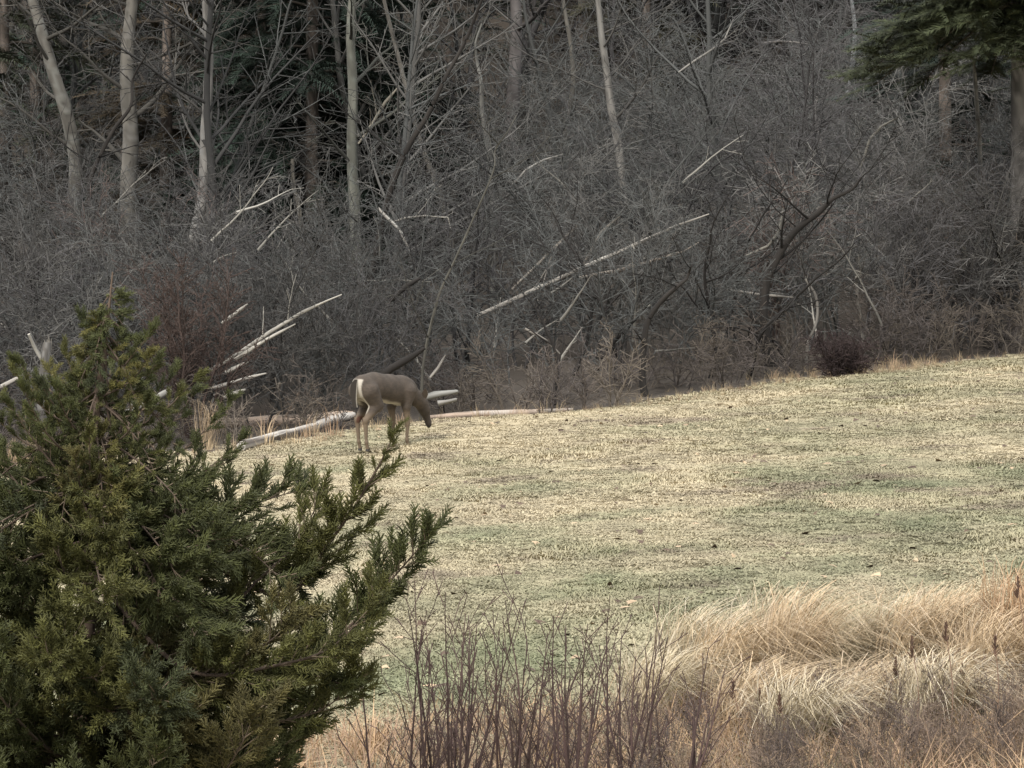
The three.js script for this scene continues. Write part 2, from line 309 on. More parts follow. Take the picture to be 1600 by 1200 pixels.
tallTree('pale_barked_tree', 'thin pale grey trunk leaning left and vanishing into red-brown twigs', [[934, 0], [940, 60], [948, 115], [954, 165], [966, 230], [976, 330]], 64, 14, 12, [0.158, 0.152, 0.142], 46, { limbs: 9, pale: [0.238, 0.238, 0.224], amount: 0.3 });
tallTree('forked_tree', 'crooked dark trunk slanting down through the thicket behind the deer', [[694, 125], [668, 180], [640, 225], [612, 290], [596, 350], [588, 400], [574, 460], [566, 520]], 57, 14, 9, DARK, 47, { limbs: 6, above: 2.2, limbLength: 1.4 });
tallTree('forked_tree', 'dark branching tree with spreading crooked limbs among the left trunks', [[175, 205], [140, 282], [139, 330], [144, 420]], 60, 9, 7, DARK, 48, { limbs: 9, above: 1.4, limbLength: 1.9 });
tallTree('forked_tree', 'black multi-limbed tree behind the right part of the thicket', [[1282, 328], [1240, 362], [1212, 405], [1196, 440], [1192, 500], [1205, 560]], 56.5, 17, 9, DARK, 49, { limbs: 9, above: 0.8, limbLength: 1.5 });
tallTree('forked_tree', 'small dark forked tree at the meadow edge behind the dead grass', [[1062, 445], [1030, 475], [1012, 505], [1006, 545], [1004, 590], [1010, 618]], 52.6, 12, 7, DARK, 50, { limbs: 6, above: 0.4, limbLength: 0.9 });
tallTree('forked_tree', 'dark slanting trunk rising beside the leafless pale sapling', [[1600, 360], [1586, 400], [1568, 450], [1552, 500]], 58, 22, 15, DARK, 51, { limbs: 5, above: 1.4, limbLength: 1.5 });
tallTree('slim_sapling', 'tall thin arching sapling just behind the grazing deer', [[772, 262], [738, 345], [708, 412], [688, 455], [674, 505], [663, 560], [659, 610]], 51.2, 5, 3, [0.085, 0.082, 0.07], 52, { limbs: 5, above: 0.8, limbLength: 0.9 }); 
tallTree('slim_sapling', 'slender pale forked sapling at the right end of the thicket', [[1506, 388], [1500, 425], [1488, 455], [1484, 490], [1490, 540]], 59, 8, 5, [0.198, 0.185, 0.165], 53, { limbs: 4, above: 0.3, limbLength: 0.7, pale: [0.264, 0.251, 0.231], amount: 0.4 });
tallTree('slim_sapling', 'bent pale stem with an elbow beside the dark low bush', [[1258, 436], [1274, 461], [1277, 490], [1272, 512], [1262, 534], [1258, 575]], 56.6, 5, 4, [0.16, 0.15, 0.135], 54, { limbs: 2, above: 0, limbLength: 0.5 });
tallTree('slim_sapling', 'upright pale stem with one side twig above the dark low bush', [[1340, 440], [1342, 470], [1347, 510], [1352, 560]], 57, 7, 5, [0.165, 0.155, 0.139], 55, { limbs: 3, above: 0.2, limbLength: 0.8 });
tallTree('slim_sapling', 'hooked pale stem arching over beneath the black tree limbs', [[1290, 330], [1303, 355], [1306, 385], [1296, 410], [1290, 460]], 58.5, 7, 5, [0.185, 0.175, 0.158], 56, { limbs: 2, above: 0.15, limbLength: 0.6 });
tallTree('slim_sapling', 'faint straight pale stem high in the twiggy right part', [[1273, 165], [1281, 215], [1294, 268], [1304, 340]], 64, 8, 6, [0.178, 0.172, 0.165], 57, { limbs: 4, above: 0.4, limbLength: 1.0 });
tallTree('slim_sapling', 'whitish broken stem standing before the dark evergreens', [[456, 248], [457, 285], [466, 325], [472, 380]], 63, 8, 6, [0.238, 0.218, 0.185], 58, { limbs: 3, above: 0, limbLength: 0.8 });
tallTree('slim_sapling', 'grey stem standing just right of the whitish broken stem', [[482, 100], [478, 200], [474, 270], [480, 370]], 67, 11, 8, MID, 59, { limbs: 6, above: 2, limbLength: 1.3 });
tallTree('slim_sapling', 'short pale trunk piece with peeling bark left of the purplish trunk', [[752, 130], [753, 170], [759, 210], [766, 260], [770, 330]], 62, 9, 7, [0.158, 0.155, 0.145], 60, { limbs: 4, above: 1, limbLength: 1.1, pale: [0.277, 0.284, 0.264], amount: 0.45 });
tallTree('slim_sapling', 'thin grey sapling between the mossy trunk and the crooked dark trunk', [[600, 0], [625, 100], [640, 160], [660, 230], [690, 310], [706, 380]], 63, 10, 7, MID, 61, { limbs: 8, above: 2.5, limbLength: 1.5 });
tallTree('slim_sapling', 'thin curving grey sapling left of the leaning pale grey trunk', [[880, 0], [892, 70], [896, 130], [884, 200], [880, 260]], 66, 9, 7, MID, 62, { limbs: 7, above: 2.5, limbLength: 1.5 });
tallTree('slim_sapling', 'grey-green sapling rising from the twiggy mass left of the pine', [[1332, 0], [1336, 50], [1330, 110], [1318, 180], [1322, 260]], 70, 9, 7, [0.158, 0.165, 0.172], 63, { limbs: 8, above: 2.5, limbLength: 1.5 });
tallTree('slim_sapling', 'thin whitish stem hanging with hooked twig under the pine boughs', [[1512, 42], [1516, 85], [1519, 103], [1524, 170], [1530, 240]], 61, 8, 5, [0.198, 0.191, 0.178], 64, { limbs: 3, above: 0.2, limbLength: 0.8 });

// ---------------------------------------------------------------- evergreens in the woods
function spray(seed, length, n, needle, width, droop) {    // one flat feathery branchlet
  const R = makeRandom(seed), b = new Build(), axis = [0, 1, 2, 3].map(k => V(length * k / 3, -droop * length * (k / 3) ** 2, 0));
  b.tube(axis, [0.006, 0.005, 0.004, 0.002], 3, [1.6, 1.1, 0.8]);
  for (let k = 0; k < n; k++) {
    const t = k / n, q = V(length * t, -droop * length * t * t, 0), a = (k % 2 ? 1 : -1) * (0.5 + 0.5 * R()), l = needle * (0.6 + 0.6 * R()) * (1.1 - 0.7 * t), v = (R() - 0.5) * 0.9;
    const dir = V(Math.cos(a), v, Math.sin(a)).normalize();
    b.strip([q, q.clone().addScaledVector(dir, l * 0.5), q.clone().addScaledVector(dir, l).add(V(0, -0.15 * l, 0))], width, V(-dir.z, 0.25, dir.x).normalize(), scaled([1, 1, 1], 0.7 + 0.6 * R()));
  }
  return b.done();
}
const needleMat = new THREE.MeshStandardMaterial({ vertexColors: true, roughness: 0.8, side: THREE.DoubleSide });
const hemlockSpray = spray(71, 0.8, 90, 0.26, 0.020, 0.3), pineSpray = spray(72, 0.6, 80, 0.2, 0.018, 0.1);
function evergreen(name, label, foot, h, reach, from, tone, seed, geo, { perBough = 14, boughs = 46, low = 0.9, trunk = 0.14, lift = 0.05, sway = 0.35, barkTone = [0.09, 0.075, 0.065] } = {}) {
  const g = thing(name, label, 'tree', 'evergreens in the woods'), R = makeRandom(seed); g.position.copy(foot); delete g.userData.group;
  const line = curve([V(0, -0.3, 0), V((R() - 0.5) * 0.2, h * 0.5, 0), V(0, h, 0)], 110);
  part('trunk', new Build().tube(line, (t, w) => trunk * (1 - 0.9 * t) * (0.92 + 0.16 * noise(w * 2, t * 20, seed)), 12, bark(barkTone, seed, { blotch: 0.9, grain: 0.45, scale: 11, pale: scaled(barkTone, 1.9), amount: 0.5 }), barkTone).done(), plain, g);
  const list = [], wood_ = new Build();
  for (let k = 0; k < boughs; k++) {
    const t = from + (0.98 - from) * Math.pow((k + R()) / boughs, low), y = h * t, a = R() * 6.283, L = reach * (1 - ((t - from) / (1 - from)) * 0.85) * (0.65 + 0.5 * R()), pts = [];
    for (let q = 0; q <= 5; q++) { const u = q / 5; pts.push(V(Math.cos(a) * L * u, y + lift * L * u * 4 - 0.22 * L * u * u * 2 + (R() - 0.5) * 0.08, Math.sin(a) * L * u)); }
    wood_.tube(pts, pts.map((_, q) => 0.03 * (1 - 0.8 * q / 5)), 4, [0.07, 0.06, 0.05]);
    const n = Math.max(5, Math.round(perBough * L / reach));
    for (let q = 0; q < n; q++) {
      const u = 0.2 + 0.8 * (q + R()) / n, i = Math.min(4, Math.floor(u * 5)), p = pts[i].clone().lerp(pts[i + 1], u * 5 - i), turn = -a + (R() - 0.5) * 2.2, s = 0.7 + 0.6 * R();
      list.push([new THREE.Matrix4().compose(p, new THREE.Quaternion().setFromEuler(new THREE.Euler((R() - 0.5) * 0.8, turn, (R() - 0.5) * sway * 2, 'YXZ')), V(s, s, s)), scaled(tone, 0.65 + 0.7 * R())]);
    }
  }
  part('bough', wood_.done(), plain, g).userData.kind = 'stuff';
  stuff('foliage', geo, needleMat, list, null, null, g);
  return g;
}
const inWoods = (px, d) => ground((px - 800) / F * d, d);
const HEM = [0.020, 0.034, 0.025], PINE = [0.034, 0.043, 0.017];
evergreen('hemlock_tree', 'dark evergreen behind the slim greenish-grey trunk', inWoods(485, 66), 13, 2.1, 0.05, HEM, 81, hemlockSpray, { boughs: 110, low: 1.3, perBough: 18 });
evergreen('hemlock_tree', 'dark evergreen between the smooth pale trunk and the whitish broken stem', inWoods(405, 67.5), 12, 1.7, 0.05, HEM, 82, hemlockSpray, { boughs: 100, low: 1.3 });
evergreen('hemlock_tree', 'dark evergreen behind the thin grey sapling and crooked dark trunk', inWoods(585, 69), 12, 1.7, 0.05, HEM, 83, hemlockSpray, { boughs: 95, low: 1.3 });
evergreen('hemlock_tree', 'dull evergreen behind the leaning lichen-spotted trunk', inWoods(10, 69), 12, 1.9, 0.05, [0.045, 0.055, 0.033], 84, hemlockSpray, { boughs: 65 });
evergreen('hemlock_tree', 'brownish evergreen behind the leaning pale grey trunk', inWoods(1010, 78), 11, 1.7, 0.08, [0.06, 0.058, 0.036], 85, hemlockSpray, { boughs: 60 });
evergreen('hemlock_tree', 'rusty-brown evergreen between the thick grey trunk and the smooth pale trunk', inWoods(258, 68), 10, 1.5, 0.05, [0.055, 0.042, 0.026], 88, hemlockSpray, { boughs: 55 });
evergreen('hemlock_tree', 'dark evergreen filling the gap right of the smooth pale trunk', inWoods(440, 71), 12, 2.1, 0.05, HEM, 89, hemlockSpray, { boughs: 100, low: 1.3 });
evergreen('hemlock_tree', 'dark evergreen showing between the mossy trunk and the curving thin sapling', inWoods(540, 72), 12, 2.1, 0.05, HEM, 90, hemlockSpray, { boughs: 100, low: 1.3 });
evergreen('pine_tree', 'tall pine with thick grey trunk and low yellow-green boughs over the thicket', inWoods(1596, 58.6), 13, 2.35, 0.41, PINE, 86, pineSpray, { boughs: 120, low: 1.8, perBough: 40, trunk: 0.165, barkTone: [0.085, 0.08, 0.077], lift: -0.02 });
evergreen('hemlock_tree', 'shaded dark evergreen behind the low pine boughs', inWoods(1480, 66), 13, 2.0, 0.12, HEM, 87, hemlockSpray, { boughs: 65 });
for (const [px, d, k] of [[130, 78, 1], [200, 76, 11], [330, 76, 2], [60, 76, 12], [700, 80, 3], [800, 90, 4], [910, 86, 5], [1130, 90, 6], [1250, 92, 7], [1370, 86, 8], [-80, 82, 9], [1700, 84, 10]])
  Object.assign(evergreen('hemlock_tree', 'dim evergreen far back among the bare woods', inWoods(px, d), 14, 2.1, 0.04, scaled(HEM, 0.8 + 0.08 * k), 600 + k, hemlockSpray, { boughs: 55, perBough: 8 }).userData, { group: 'dim evergreens far back in the woods' });

// ---------------------------------------------------------------- fallen logs and leaning poles
// pixel and radius of something lying on the ground: the distance at which it touches
function restDistance(px, py, r) { for (let d = 30; d < 90; d += 0.05) { const p = at(px, py, d); if (p.y - r <= height(p.x, d)) return d; } return 60; }
function log(name, label, category, path, d, w0, w1, tone, seed, { pale = null, amount = 0.5, stubs = 0, end = [0.5, 0.4, 0.28], blotch = 0.4, d1 = d, blunt = w0 > 15, rough = 0.3 } = {}) {
  if (category !== 'log') { d += d > 51.5 ? 1.6 : 0; d1 = d; } const g = thing(name, label, category), R = makeRandom(seed), n = path.length - 1, raw = path.map(([x, y], k) => at(x, y, mix(d, d1, k / n))), origin = raw[0].clone(), pts = kinked(raw.map(p => p.clone().sub(origin)), 60), k = d / F / 2;
  g.position.copy(origin); const len = pts[60].length(); pts.forEach((p, i) => { p.y += (noise(i / 60 * len * 1.6, seed) - 0.5) * (category === 'log' ? 0.02 : 0.06); p.z += (noise(i / 60 * len * 1.3, seed + 9) - 0.5) * 0.12; });
  part('shaft', new Build().tube(pts, (t, w) => k * mix(w0, w1, t) * (1 - rough / 2 + rough * noise(w * 1.2 + seed, t * len * (rough > 0.5 ? 6 : 2.5), seed)) * (blunt ? 1 - 0.3 * step(0.93, 1, t) : (1 - 0.5 * step(0.7, 1, t)) * (0.75 + 0.25 * step(0, 0.2, t))), 9, bark(tone, seed, { blotch: 0.8, grain: 0.3, pale, amount, scale: 3.5 }), scaled(tone, 0.8)).done(), plain, g);
  for (let q = 0; q < stubs; q++) {
    const t = 0.15 + 0.8 * R(), b = new Build(), p = pts[Math.floor(t * 58)], T = pts[Math.floor(t * 58) + 1].clone().sub(p).normalize(), a = R() * 6.283, side = V(Math.cos(a) * 0.5, 0.6 * R() + 0.1, Math.sin(a) * 0.6);
    grow(b, R, p, T.multiplyScalar(0.7).add(side), 0.25 + 0.5 * R(), Math.max(0.007, k * mix(w0, w1, t) * 0.35), { tone: toneOf(tone), wiggle: 0.3, up: 0, tip: 0.004, density: [3, 3], angle: [0.4, 0.9], child: [0.3, 0.5], levels: 1, step: 0.15 });
    part('branch_stub', b.done(), plain, g);
  }
  return g;
}
// straight runs with slight elbows, as dead wood breaks
function kinked(pts, n) { const c = new THREE.CurvePath(); for (let i = 1; i < pts.length; i++) c.add(new THREE.LineCurve3(pts[i - 1], pts[i])); return Array.from({ length: n + 1 }, (_, i) => c.getPoint(Math.min(i / n, 0.99999))); }
const PINK = [0.36, 0.285, 0.23], BIRCH = [0.42, 0.40, 0.375], DEAD = [0.28, 0.27, 0.245];
const dL = restDistance(450, 654, 0.085);
log('fallen_log', 'thick pinkish barkless log lying behind the deer', 'log', [[342, 662], [400, 658], [470, 655], [552, 648]], dL, 17, 18, PINK, 201, { pale: [0.408, 0.354, 0.306], amount: 0.5, stubs: 2 });
log('birch_log', 'white birch log slanting from the grass up to the pinkish log', 'log', [[376, 698], [430, 683], [490, 667], [552, 648]], restDistance(376, 698, 0.07), 17, 15, BIRCH, 202, { pale: [0.10, 0.085, 0.075], amount: 0.5, d1: dL - 0.25, stubs: 1 });
log('fallen_log', 'long thin pale log lying along the grass beyond the deer head', 'log', [[672, 652], [740, 648], [810, 644], [895, 641]], restDistance(780, 645, 0.045), 11, 9, PINK, 203, { pale: [0.422, 0.381, 0.340], amount: 0.5, stubs: 1 });
log('broken_branch', 'forked pale branch rising from the long thin log', 'branch', [[812, 642], [828, 634], [838, 622], [846, 606]], restDistance(812, 642, 0.03), 8, 4, DEAD, 204, { stubs: 2 });
log('log_end', 'short grey log with a pale weathered top beside the deer head', 'log', [[662, 622], [690, 616], [716, 612]], 50.8, 11, 7, [0.176, 0.176, 0.168], 205, { pale: [0.33, 0.335, 0.33], amount: 0.35, blunt: true, rough: 0.9 });
log('log_end', 'small dull grey log lying under the weathered log', 'log', [[684, 630], [700, 627], [714, 624]], 50.6, 8, 6, [0.17, 0.165, 0.155], 206, { blunt: true, rough: 0.9, pale: [0.28, 0.275, 0.26], amount: 0.4 });
log('leaning_pole', 'long bright pale pole slanting up to the right through the thicket', 'pole', [[746, 492], [790, 474], [850, 446], [930, 412], [1000, 380], [1060, 352], [1108, 334]], 54, 9, 4, [0.233, 0.219, 0.200], 207, { pale: [0.340, 0.326, 0.299], amount: 0.45, stubs: 4 });
log('leaning_pole', 'dull forked pole branching below the long bright pole', 'pole', [[905, 432], [960, 424], [1020, 408], [1070, 393], [1092, 380]], 54.3, 8, 4, [0.224, 0.197, 0.170], 208, { stubs: 3 });
log('leaning_pole', 'short straight pale pole standing on the long bright pole', 'pole', [[800, 455], [835, 417], [868, 382], [902, 350]], 54.6, 4, 4.5, [0.221, 0.202, 0.177], 209);
log('leaning_pole', 'thin pale stick slanting above the long bright pole', 'pole', [[905, 428], [940, 364], [972, 334]], 55, 4, 5, [0.184, 0.170, 0.150], 210);
log('leaning_pole', 'curved pale branch hanging in front of the purplish trunk', 'branch', [[800, 286], [822, 264], [850, 250], [880, 241]], 58, 4, 3, [0.196, 0.190, 0.179], 211);
log('leaning_pole', 'tall broken pale branch with forked tip high in the right twigs', 'branch', [[1060, 115], [1090, 92], [1115, 75], [1132, 62], [1146, 32]], 60, 3.5, 3, [0.173, 0.168, 0.158], 212, { stubs: 3 });
log('leaning_pole', 'short pale branch bending along the top of the twiggy mass', 'branch', [[1190, 68], [1218, 64], [1240, 65], [1262, 68]], 62, 3, 3, [0.162, 0.153, 0.143], 213, { stubs: 1 });
log('broken_branch', 'white-tipped snapped branch drooping over the crooked dark trunk', 'branch', [[590, 322], [604, 338], [624, 360], [640, 392], [655, 436]], 55, 6, 3, [0.218, 0.206, 0.190], 214, { pale: [0.34, 0.34, 0.32], amount: 0.35 });
log('broken_branch', 'level white branch bent down at its end behind the snapped branch', 'branch', [[612, 348], [634, 340], [664, 335], [700, 338], [704, 356]], 55.4, 4, 2.5, [0.214, 0.204, 0.184], 215, { stubs: 2 });
log('leaning_pole', 'pale stick lit against the dark evergreen right of the mossy trunk', 'branch', [[560, 225], [585, 190], [603, 160], [624, 134]], 62, 4, 5, [0.245, 0.224, 0.184], 216, { stubs: 2 });
log('leaning_pole', 'black log slanting up just behind the deer back', 'log', [[584, 598], [612, 576], [640, 560], [664, 544]], 50.4, 13, 9, [0.012, 0.010, 0.009], 217);
log('leaning_pole', 'black broken limb slanting in the brush above the pale fallen poles', 'log', [[608, 472], [632, 450], [656, 436]], 53, 8, 7, [0.014, 0.012, 0.011], 218);
log('leaning_pole', 'long pale fallen pole reaching highest above the reddish juniper', 'pole', [[318, 582], [372, 552], [420, 520], [470, 490], [534, 460]], 50.2, 8, 4, DEAD, 219, { pale: WHITE, amount: 0.5, stubs: 2 });
log('leaning_pole', 'second pale fallen pole lying just under the longest one', 'pole', [[366, 560], [410, 535], [462, 507]], 49.9, 7, 4, DEAD, 220, { pale: WHITE, amount: 0.5 });
log('leaning_pole', 'short pale stick above the fallen poles beside the reddish juniper', 'pole', [[346, 508], [366, 494], [387, 478]], 50.5, 6, 5, DEAD, 221);
log('leaning_pole', 'nearly level white stick end below the fallen poles', 'pole', [[330, 606], [372, 597], [416, 586]], 49.7, 7, 5, [0.261, 0.250, 0.234], 222, { pale: WHITE, amount: 0.5 });
log('leaning_pole', 'short pale stub between the two fallen poles and the level white stick', 'pole', [[352, 580], [388, 566]], 49.8, 8, 6, DEAD, 223);
log('leaning_pole', 'small pale stub low beside the golden grass tuft', 'pole', [[350, 624], [384, 609]], 49.5, 8, 6, DEAD, 224);
log('fallen_log', 'weathered pale log slanting behind the juniper and its dead neighbour', 'log', [[190, 650], [232, 628], [292, 596]], 50, 13, 9, [0.258, 0.258, 0.245], 225, { pale: WHITE, amount: 0.4, stubs: 1 });
log('leaning_pole', 'white pole leaning past the broken stump', 'pole', [[-50, 628], [0, 603], [44, 580]], 49.5, 8, 7, [0.306, 0.292, 0.272], 226, { pale: WHITE, amount: 0.4 });
log('leaning_pole', 'level pale fallen stem across the black multi-limbed tree', 'pole', [[1135, 452], [1180, 457], [1240, 462]], 55.2, 4, 5, [0.204, 0.190, 0.170], 227);
log('leaning_pole', 'pale twisted stem curving above the level fallen stem', 'branch', [[1166, 398], [1200, 382], [1218, 358], [1224, 322]], 56, 5, 4, [0.177, 0.170, 0.150], 228);
log('broken_branch', 'pale splintered branch end lying in the brush under the long pole', 'branch', [[820, 512], [838, 522], [852, 532], [880, 560]], 52, 5, 2.5, [0.218, 0.202, 0.179], 229);
log('broken_branch', 'upright pale stick just behind the deer head', 'branch', [[672, 588], [684, 574], [696, 554]], 50.6, 5, 3, [0.190, 0.181, 0.167], 230);
log('broken_branch', 'white limb hanging beside the pine trunk', 'branch', [[1556, -20], [1568, 8], [1578, 28], [1586, 46]], 59, 9, 7, [0.306, 0.299, 0.292], 231);
log('broken_branch', 'pale snag fork pointing up out of the right twigs', 'branch', [[1344, 262], [1360, 215], [1378, 196], [1404, 184]], 59.5, 4, 4, [0.143, 0.138, 0.122], 232, { stubs: 1 });
{ // sticks and limbs caught in the thicket
  const R = makeRandom(91);
  for (let k = 0; k < 46; k++) {
    const d = 52.5 + 10 * R(), x = (R() - 0.5) * 2 * 0.145 * d, e = d - edgeDistance(x); if (e < 1.5) continue;
    const p = ground(x, d).add(V(0, 0.2 + 3.4 * R() * R(), 0)), b = new Build(), a = R() * 6.283, l = 0.5 + 1.3 * R(), c = scaled([0.27, 0.26, 0.235], 0.55 + 0.6 * R());
    grow(b, R, V(0, 0, 0), V(Math.cos(a), 0.15 + 1.3 * R(), Math.sin(a) * 0.5), l, 0.012 + 0.016 * R(), { tone: toneOf(c), wiggle: 0.22, up: 0, tip: 0.005, density: [2.2, 2], angle: [0.4, 0.9], child: [0.2, 0.45], levels: 2, step: 0.16, sides: 6 });
    single('dead_stick', b.done(), plain, 'thin pale dead stick caught among the thicket twigs', 'stick', 'pale sticks in the thicket').position.copy(p);
  }
  for (let k = 0; k < 22; k++) {
    const d = 52 + 7 * R(), x = (R() - 0.5) * 2 * 0.145 * d, e = d - edgeDistance(x); if (e < 0.8) continue;
    const b = new Build(), a = R() * 6.283;
    grow(b, R, V(0, -0.1, 0), V(Math.cos(a) * 0.7, 1, Math.sin(a) * 0.4), 1.6 + 1.8 * R(), 0.03 + 0.03 * R(), { tone: toneOf([0.014, 0.012, 0.011]), wiggle: 0.42, up: 0.02, droop: 0.06, tip: 0.006, density: [2.4, 2.6], angle: [0.5, 1.1], child: [0.3, 0.6], levels: 2, step: 0.22, sides: 6, from: 0.25 });
    single('crooked_tree', b.done(), plain, 'small crooked near-black tree half hidden in the thicket', 'tree', 'crooked dark trees in the thicket').position.copy(ground(x, d));
  }
}
{ // broken stump
  const g = tallTree('broken_stump', 'grey broken stump with one jagged side limb behind the juniper', [[74, 536], [71, 580], [70, 640], [72, 690]], 49.2, 19, 15, [0.10, 0.094, 0.088], 66, { limbs: 0, above: 0, pale: [0.24, 0.235, 0.23], amount: 0.35 }), p = g.position, b = new Build(); //0.204, 0.190, 0.184], 66, { limbs: 0, above: 0, pale: [0.286, 0.279, 0.272], amount: 0.4 }), p = g.position, b = new Build();
  b.tube(curve([at(66, 562, 49.2), at(56, 546, 49.2), at(45, 522, 49.1)].map(v => v.sub(p)), 6), t => 0.032 * (1 - 0.35 * t), 7, bark([0.286, 0.279, 0.258], 5), [0.340, 0.320, 0.286]); part('limb', b.done(), plain, g); g.userData.category = 'stump';
  const q = makeRandom(67), c = new Build(); for (let k = 0; k < 7; k++) { const a = k * 0.9, o = at(74, 540, 49.2).sub(p).add(V(Math.cos(a) * 0.045, -0.06, Math.sin(a) * 0.045)); c.tube([o, o.clone().add(V((q() - 0.5) * 0.02, 0.09 + 0.16 * q(), (q() - 0.5) * 0.02))], [0.022, 0.004], 4, scaled([0.16, 0.15, 0.135], 0.7 + 0.6 * q())); } part('splinter', c.done(), plain, g);
}

// ---------------------------------------------------------------- bushes that stand out
bareShrub('dark_bush', 70001, ground(at(1322, 588, 53.6).x, 53.9), 0.72, 26, [0.034, 0.022, 0.022], 'dense round dark purple-brown bush at the meadow edge', 'bush', null, { density: [26, 14], levels: 2, step: 0.14, tip: 0.005, from: 0.05 });
bareShrub('dead_juniper', 70002, ground(at(305, 690, 49.8).x, 49.8), 2.3, 10, [0.060, 0.041, 0.035], 'reddish-brown dead juniper standing behind the green juniper', 'shrub', null, { density: [17, 13, 9], levels: 3, step: 0.2, tip: 0.0045, from: 0.3, angle: [0.5, 1.0], child: [0.2, 0.34], up: 0.06, lean: 0.5 });

// ---------------------------------------------------------------- the deer
{
  const AWAY = 0.92, k = V(), rear = meadowDistance(560, 708), base = at(603, 700, rear + 0.35); base.y = height(base.x, rear + 0.35);
  const g = thing('deer', 'brown white-tailed deer grazing with its head down, rump toward the viewer', 'deer'); g.position.copy(base); g.rotation.y = AWAY;
  const bones = [];
  const bone = (a, ra, b, rb, flat = 1) => bones.push([a, ra, b, rb, flat]);
  bone([-0.45, 0.79, 0], 0.152, [-0.24, 0.79, 0], 0.172, 1.12); bone([-0.24, 0.79, 0], 0.170, [0.06, 0.745, 0], 0.176, 1.12); bone([0.06, 0.745, 0], 0.178, [0.30, 0.715, 0], 0.186, 1.25); bone([0.30, 0.72, 0], 0.18, [0.42, 0.715, 0], 0.14, 1.25);
  bone([0.38, 0.74, 0], 0.135, [0.55, 0.62, 0.02], 0.10, 1.25); bone([0.55, 0.62, 0.02], 0.10, [0.675, 0.53, 0.03], 0.082, 1.1);
  bone([0.67, 0.545, 0.03], 0.078, [0.72, 0.46, 0.035], 0.074); bone([0.72, 0.46, 0.035], 0.068, [0.79, 0.29, 0.045], 0.036); bone([0.79, 0.29, 0.045], 0.036, [0.80, 0.255, 0.045], 0.03);
  for (const s of [-1, 1]) {
    const f = s > 0 ? 0.02 : -0.05, q = s > 0 ? 0 : 0.07;   // the far legs stand a little apart
    bone([-0.43, 0.74, 0.085 * s], 0.125, [-0.31 + q, 0.565, 0.105 * s], 0.088); bone([-0.31 + q, 0.565, 0.105 * s], 0.082, [-0.515 + q, 0.375, 0.095 * s], 0.034); bone([-0.515 + q, 0.385, 0.095 * s], 0.032, [-0.49 + q, 0.11, 0.09 * s], 0.0185); bone([-0.49 + q, 0.11, 0.09 * s], 0.0215, [-0.465 + q, 0.03, 0.09 * s], 0.022);
    bone([0.32, 0.70, 0.09 * s], 0.115, [0.27 + f, 0.52, 0.095 * s], 0.056); bone([0.27 + f, 0.52, 0.095 * s], 0.05, [0.30 + f, 0.30, 0.088 * s], 0.03); bone([0.30 + f, 0.30, 0.088 * s], 0.027, [0.29 + f, 0.10, 0.085 * s], 0.0175); bone([0.29 + f, 0.10, 0.085 * s], 0.02, [0.315 + f, 0.03, 0.085 * s], 0.022);
  }
  const field = (x, y, z) => {
    let d = 1e3; for (const [a, ra, b, rb, flat] of bones) {
      const ax = x - a[0], ay = y - a[1], az = (z - a[2]) * flat, bx = b[0] - a[0], by = b[1] - a[1], bz = (b[2] - a[2]) * flat, h = clamp((ax * bx + ay * by + az * bz) / (bx * bx + by * by + bz * bz)), e = Math.hypot(ax - bx * h, ay - by * h, az - bz * h) - mix(ra, rb, h);
      const K = Math.min(0.036, 0.6 * Math.min(ra, rb) + 0.01), w = Math.max(K - Math.abs(d - e), 0) / K; d = Math.min(d, e) - w * w * K / 4;
    } return d;
  };
  const res = 128, mc = new MarchingCubes(res, plain, false, false, 300000), S = 0.76, cx = 0.12, cy = 0.60; mc.isolation = 0;
  for (let kk = 0; kk < res; kk++) for (let j = 0; j < res; j++) for (let i = 0; i < res; i++) { const z = (kk - res / 2) / (res / 2) * S; mc.field[i + j * res + kk * res * res] = Math.abs(z) > 0.3 ? -1 : -field((i - res / 2) / (res / 2) * S + cx, (j - res / 2) / (res / 2) * S + cy, z); }
  mc.update();
  const n = mc.count, pos = new Float32Array(n * 3), nor = new Float32Array(n * 3), col = new Float32Array(n * 3);
  const COAT = [0.053, 0.041, 0.032], LEG = [0.13, 0.098, 0.068], SNOW = [0.42, 0.39, 0.34], GLAND = [0.075, 0.033, 0.02], FACE = [0.045, 0.035, 0.028];
  for (let i = 0; i < n; i++) {
    const x = mc.positionArray[i * 3] * S + cx, y = mc.positionArray[i * 3 + 1] * S + cy, z = mc.positionArray[i * 3 + 2] * S; pos.set([x, y, z], i * 3);
    const e = 0.004, G = V(field(x + e, y, z) - field(x - e, y, z), field(x, y + e, z) - field(x, y - e, z), field(x, y, z + e) - field(x, y, z - e)).normalize(); nor.set([G.x, G.y, G.z], i * 3);
    const hair = (0.72 + 0.56 * noise(x * 45, y * 110, z * 45)) * (0.8 + 0.4 * noise(x * 14, y * 20, z * 14)); let c = scaled(COAT, hair); const blend = (t, w) => { c = c.map((v, q) => mix(v, t[q] * (0.9 + 0.2 * hair - 0.18), w)); };
    blend(LEG, step(0.52, 0.40, y) * (x < 0.6 ? 1 : 0));
    blend(SNOW, step(-0.72, -0.95, G.y) * step(0.70, 0.6, y) * step(0.42, 0.5, y) * (x < 0.34 ? 1 : 0));                       // belly
    blend(SNOW, step(-0.45, -0.62, G.x) * step(0.088, 0.074, Math.abs(z) - 0.012 * step(0.65, 0.5, y)) * step(0.44, 0.50, y) * step(0.90, 0.88, y) * (x < -0.42 ? 1 : 0)); // rump patch
    blend(GLAND, x < -0.38 ? step(0.055, 0.03, Math.abs(y - 0.385)) * step(0.095, 0.07, Math.abs(z)) : 0);
    blend(FACE, x > 0.62 ? step(0.58, 0.5, y) * 0.8 : 0); blend([0.03, 0.025, 0.022], x > 0.7 ? step(0.275, 0.255, y) : 0);
    col.set(c, i * 3);
  }
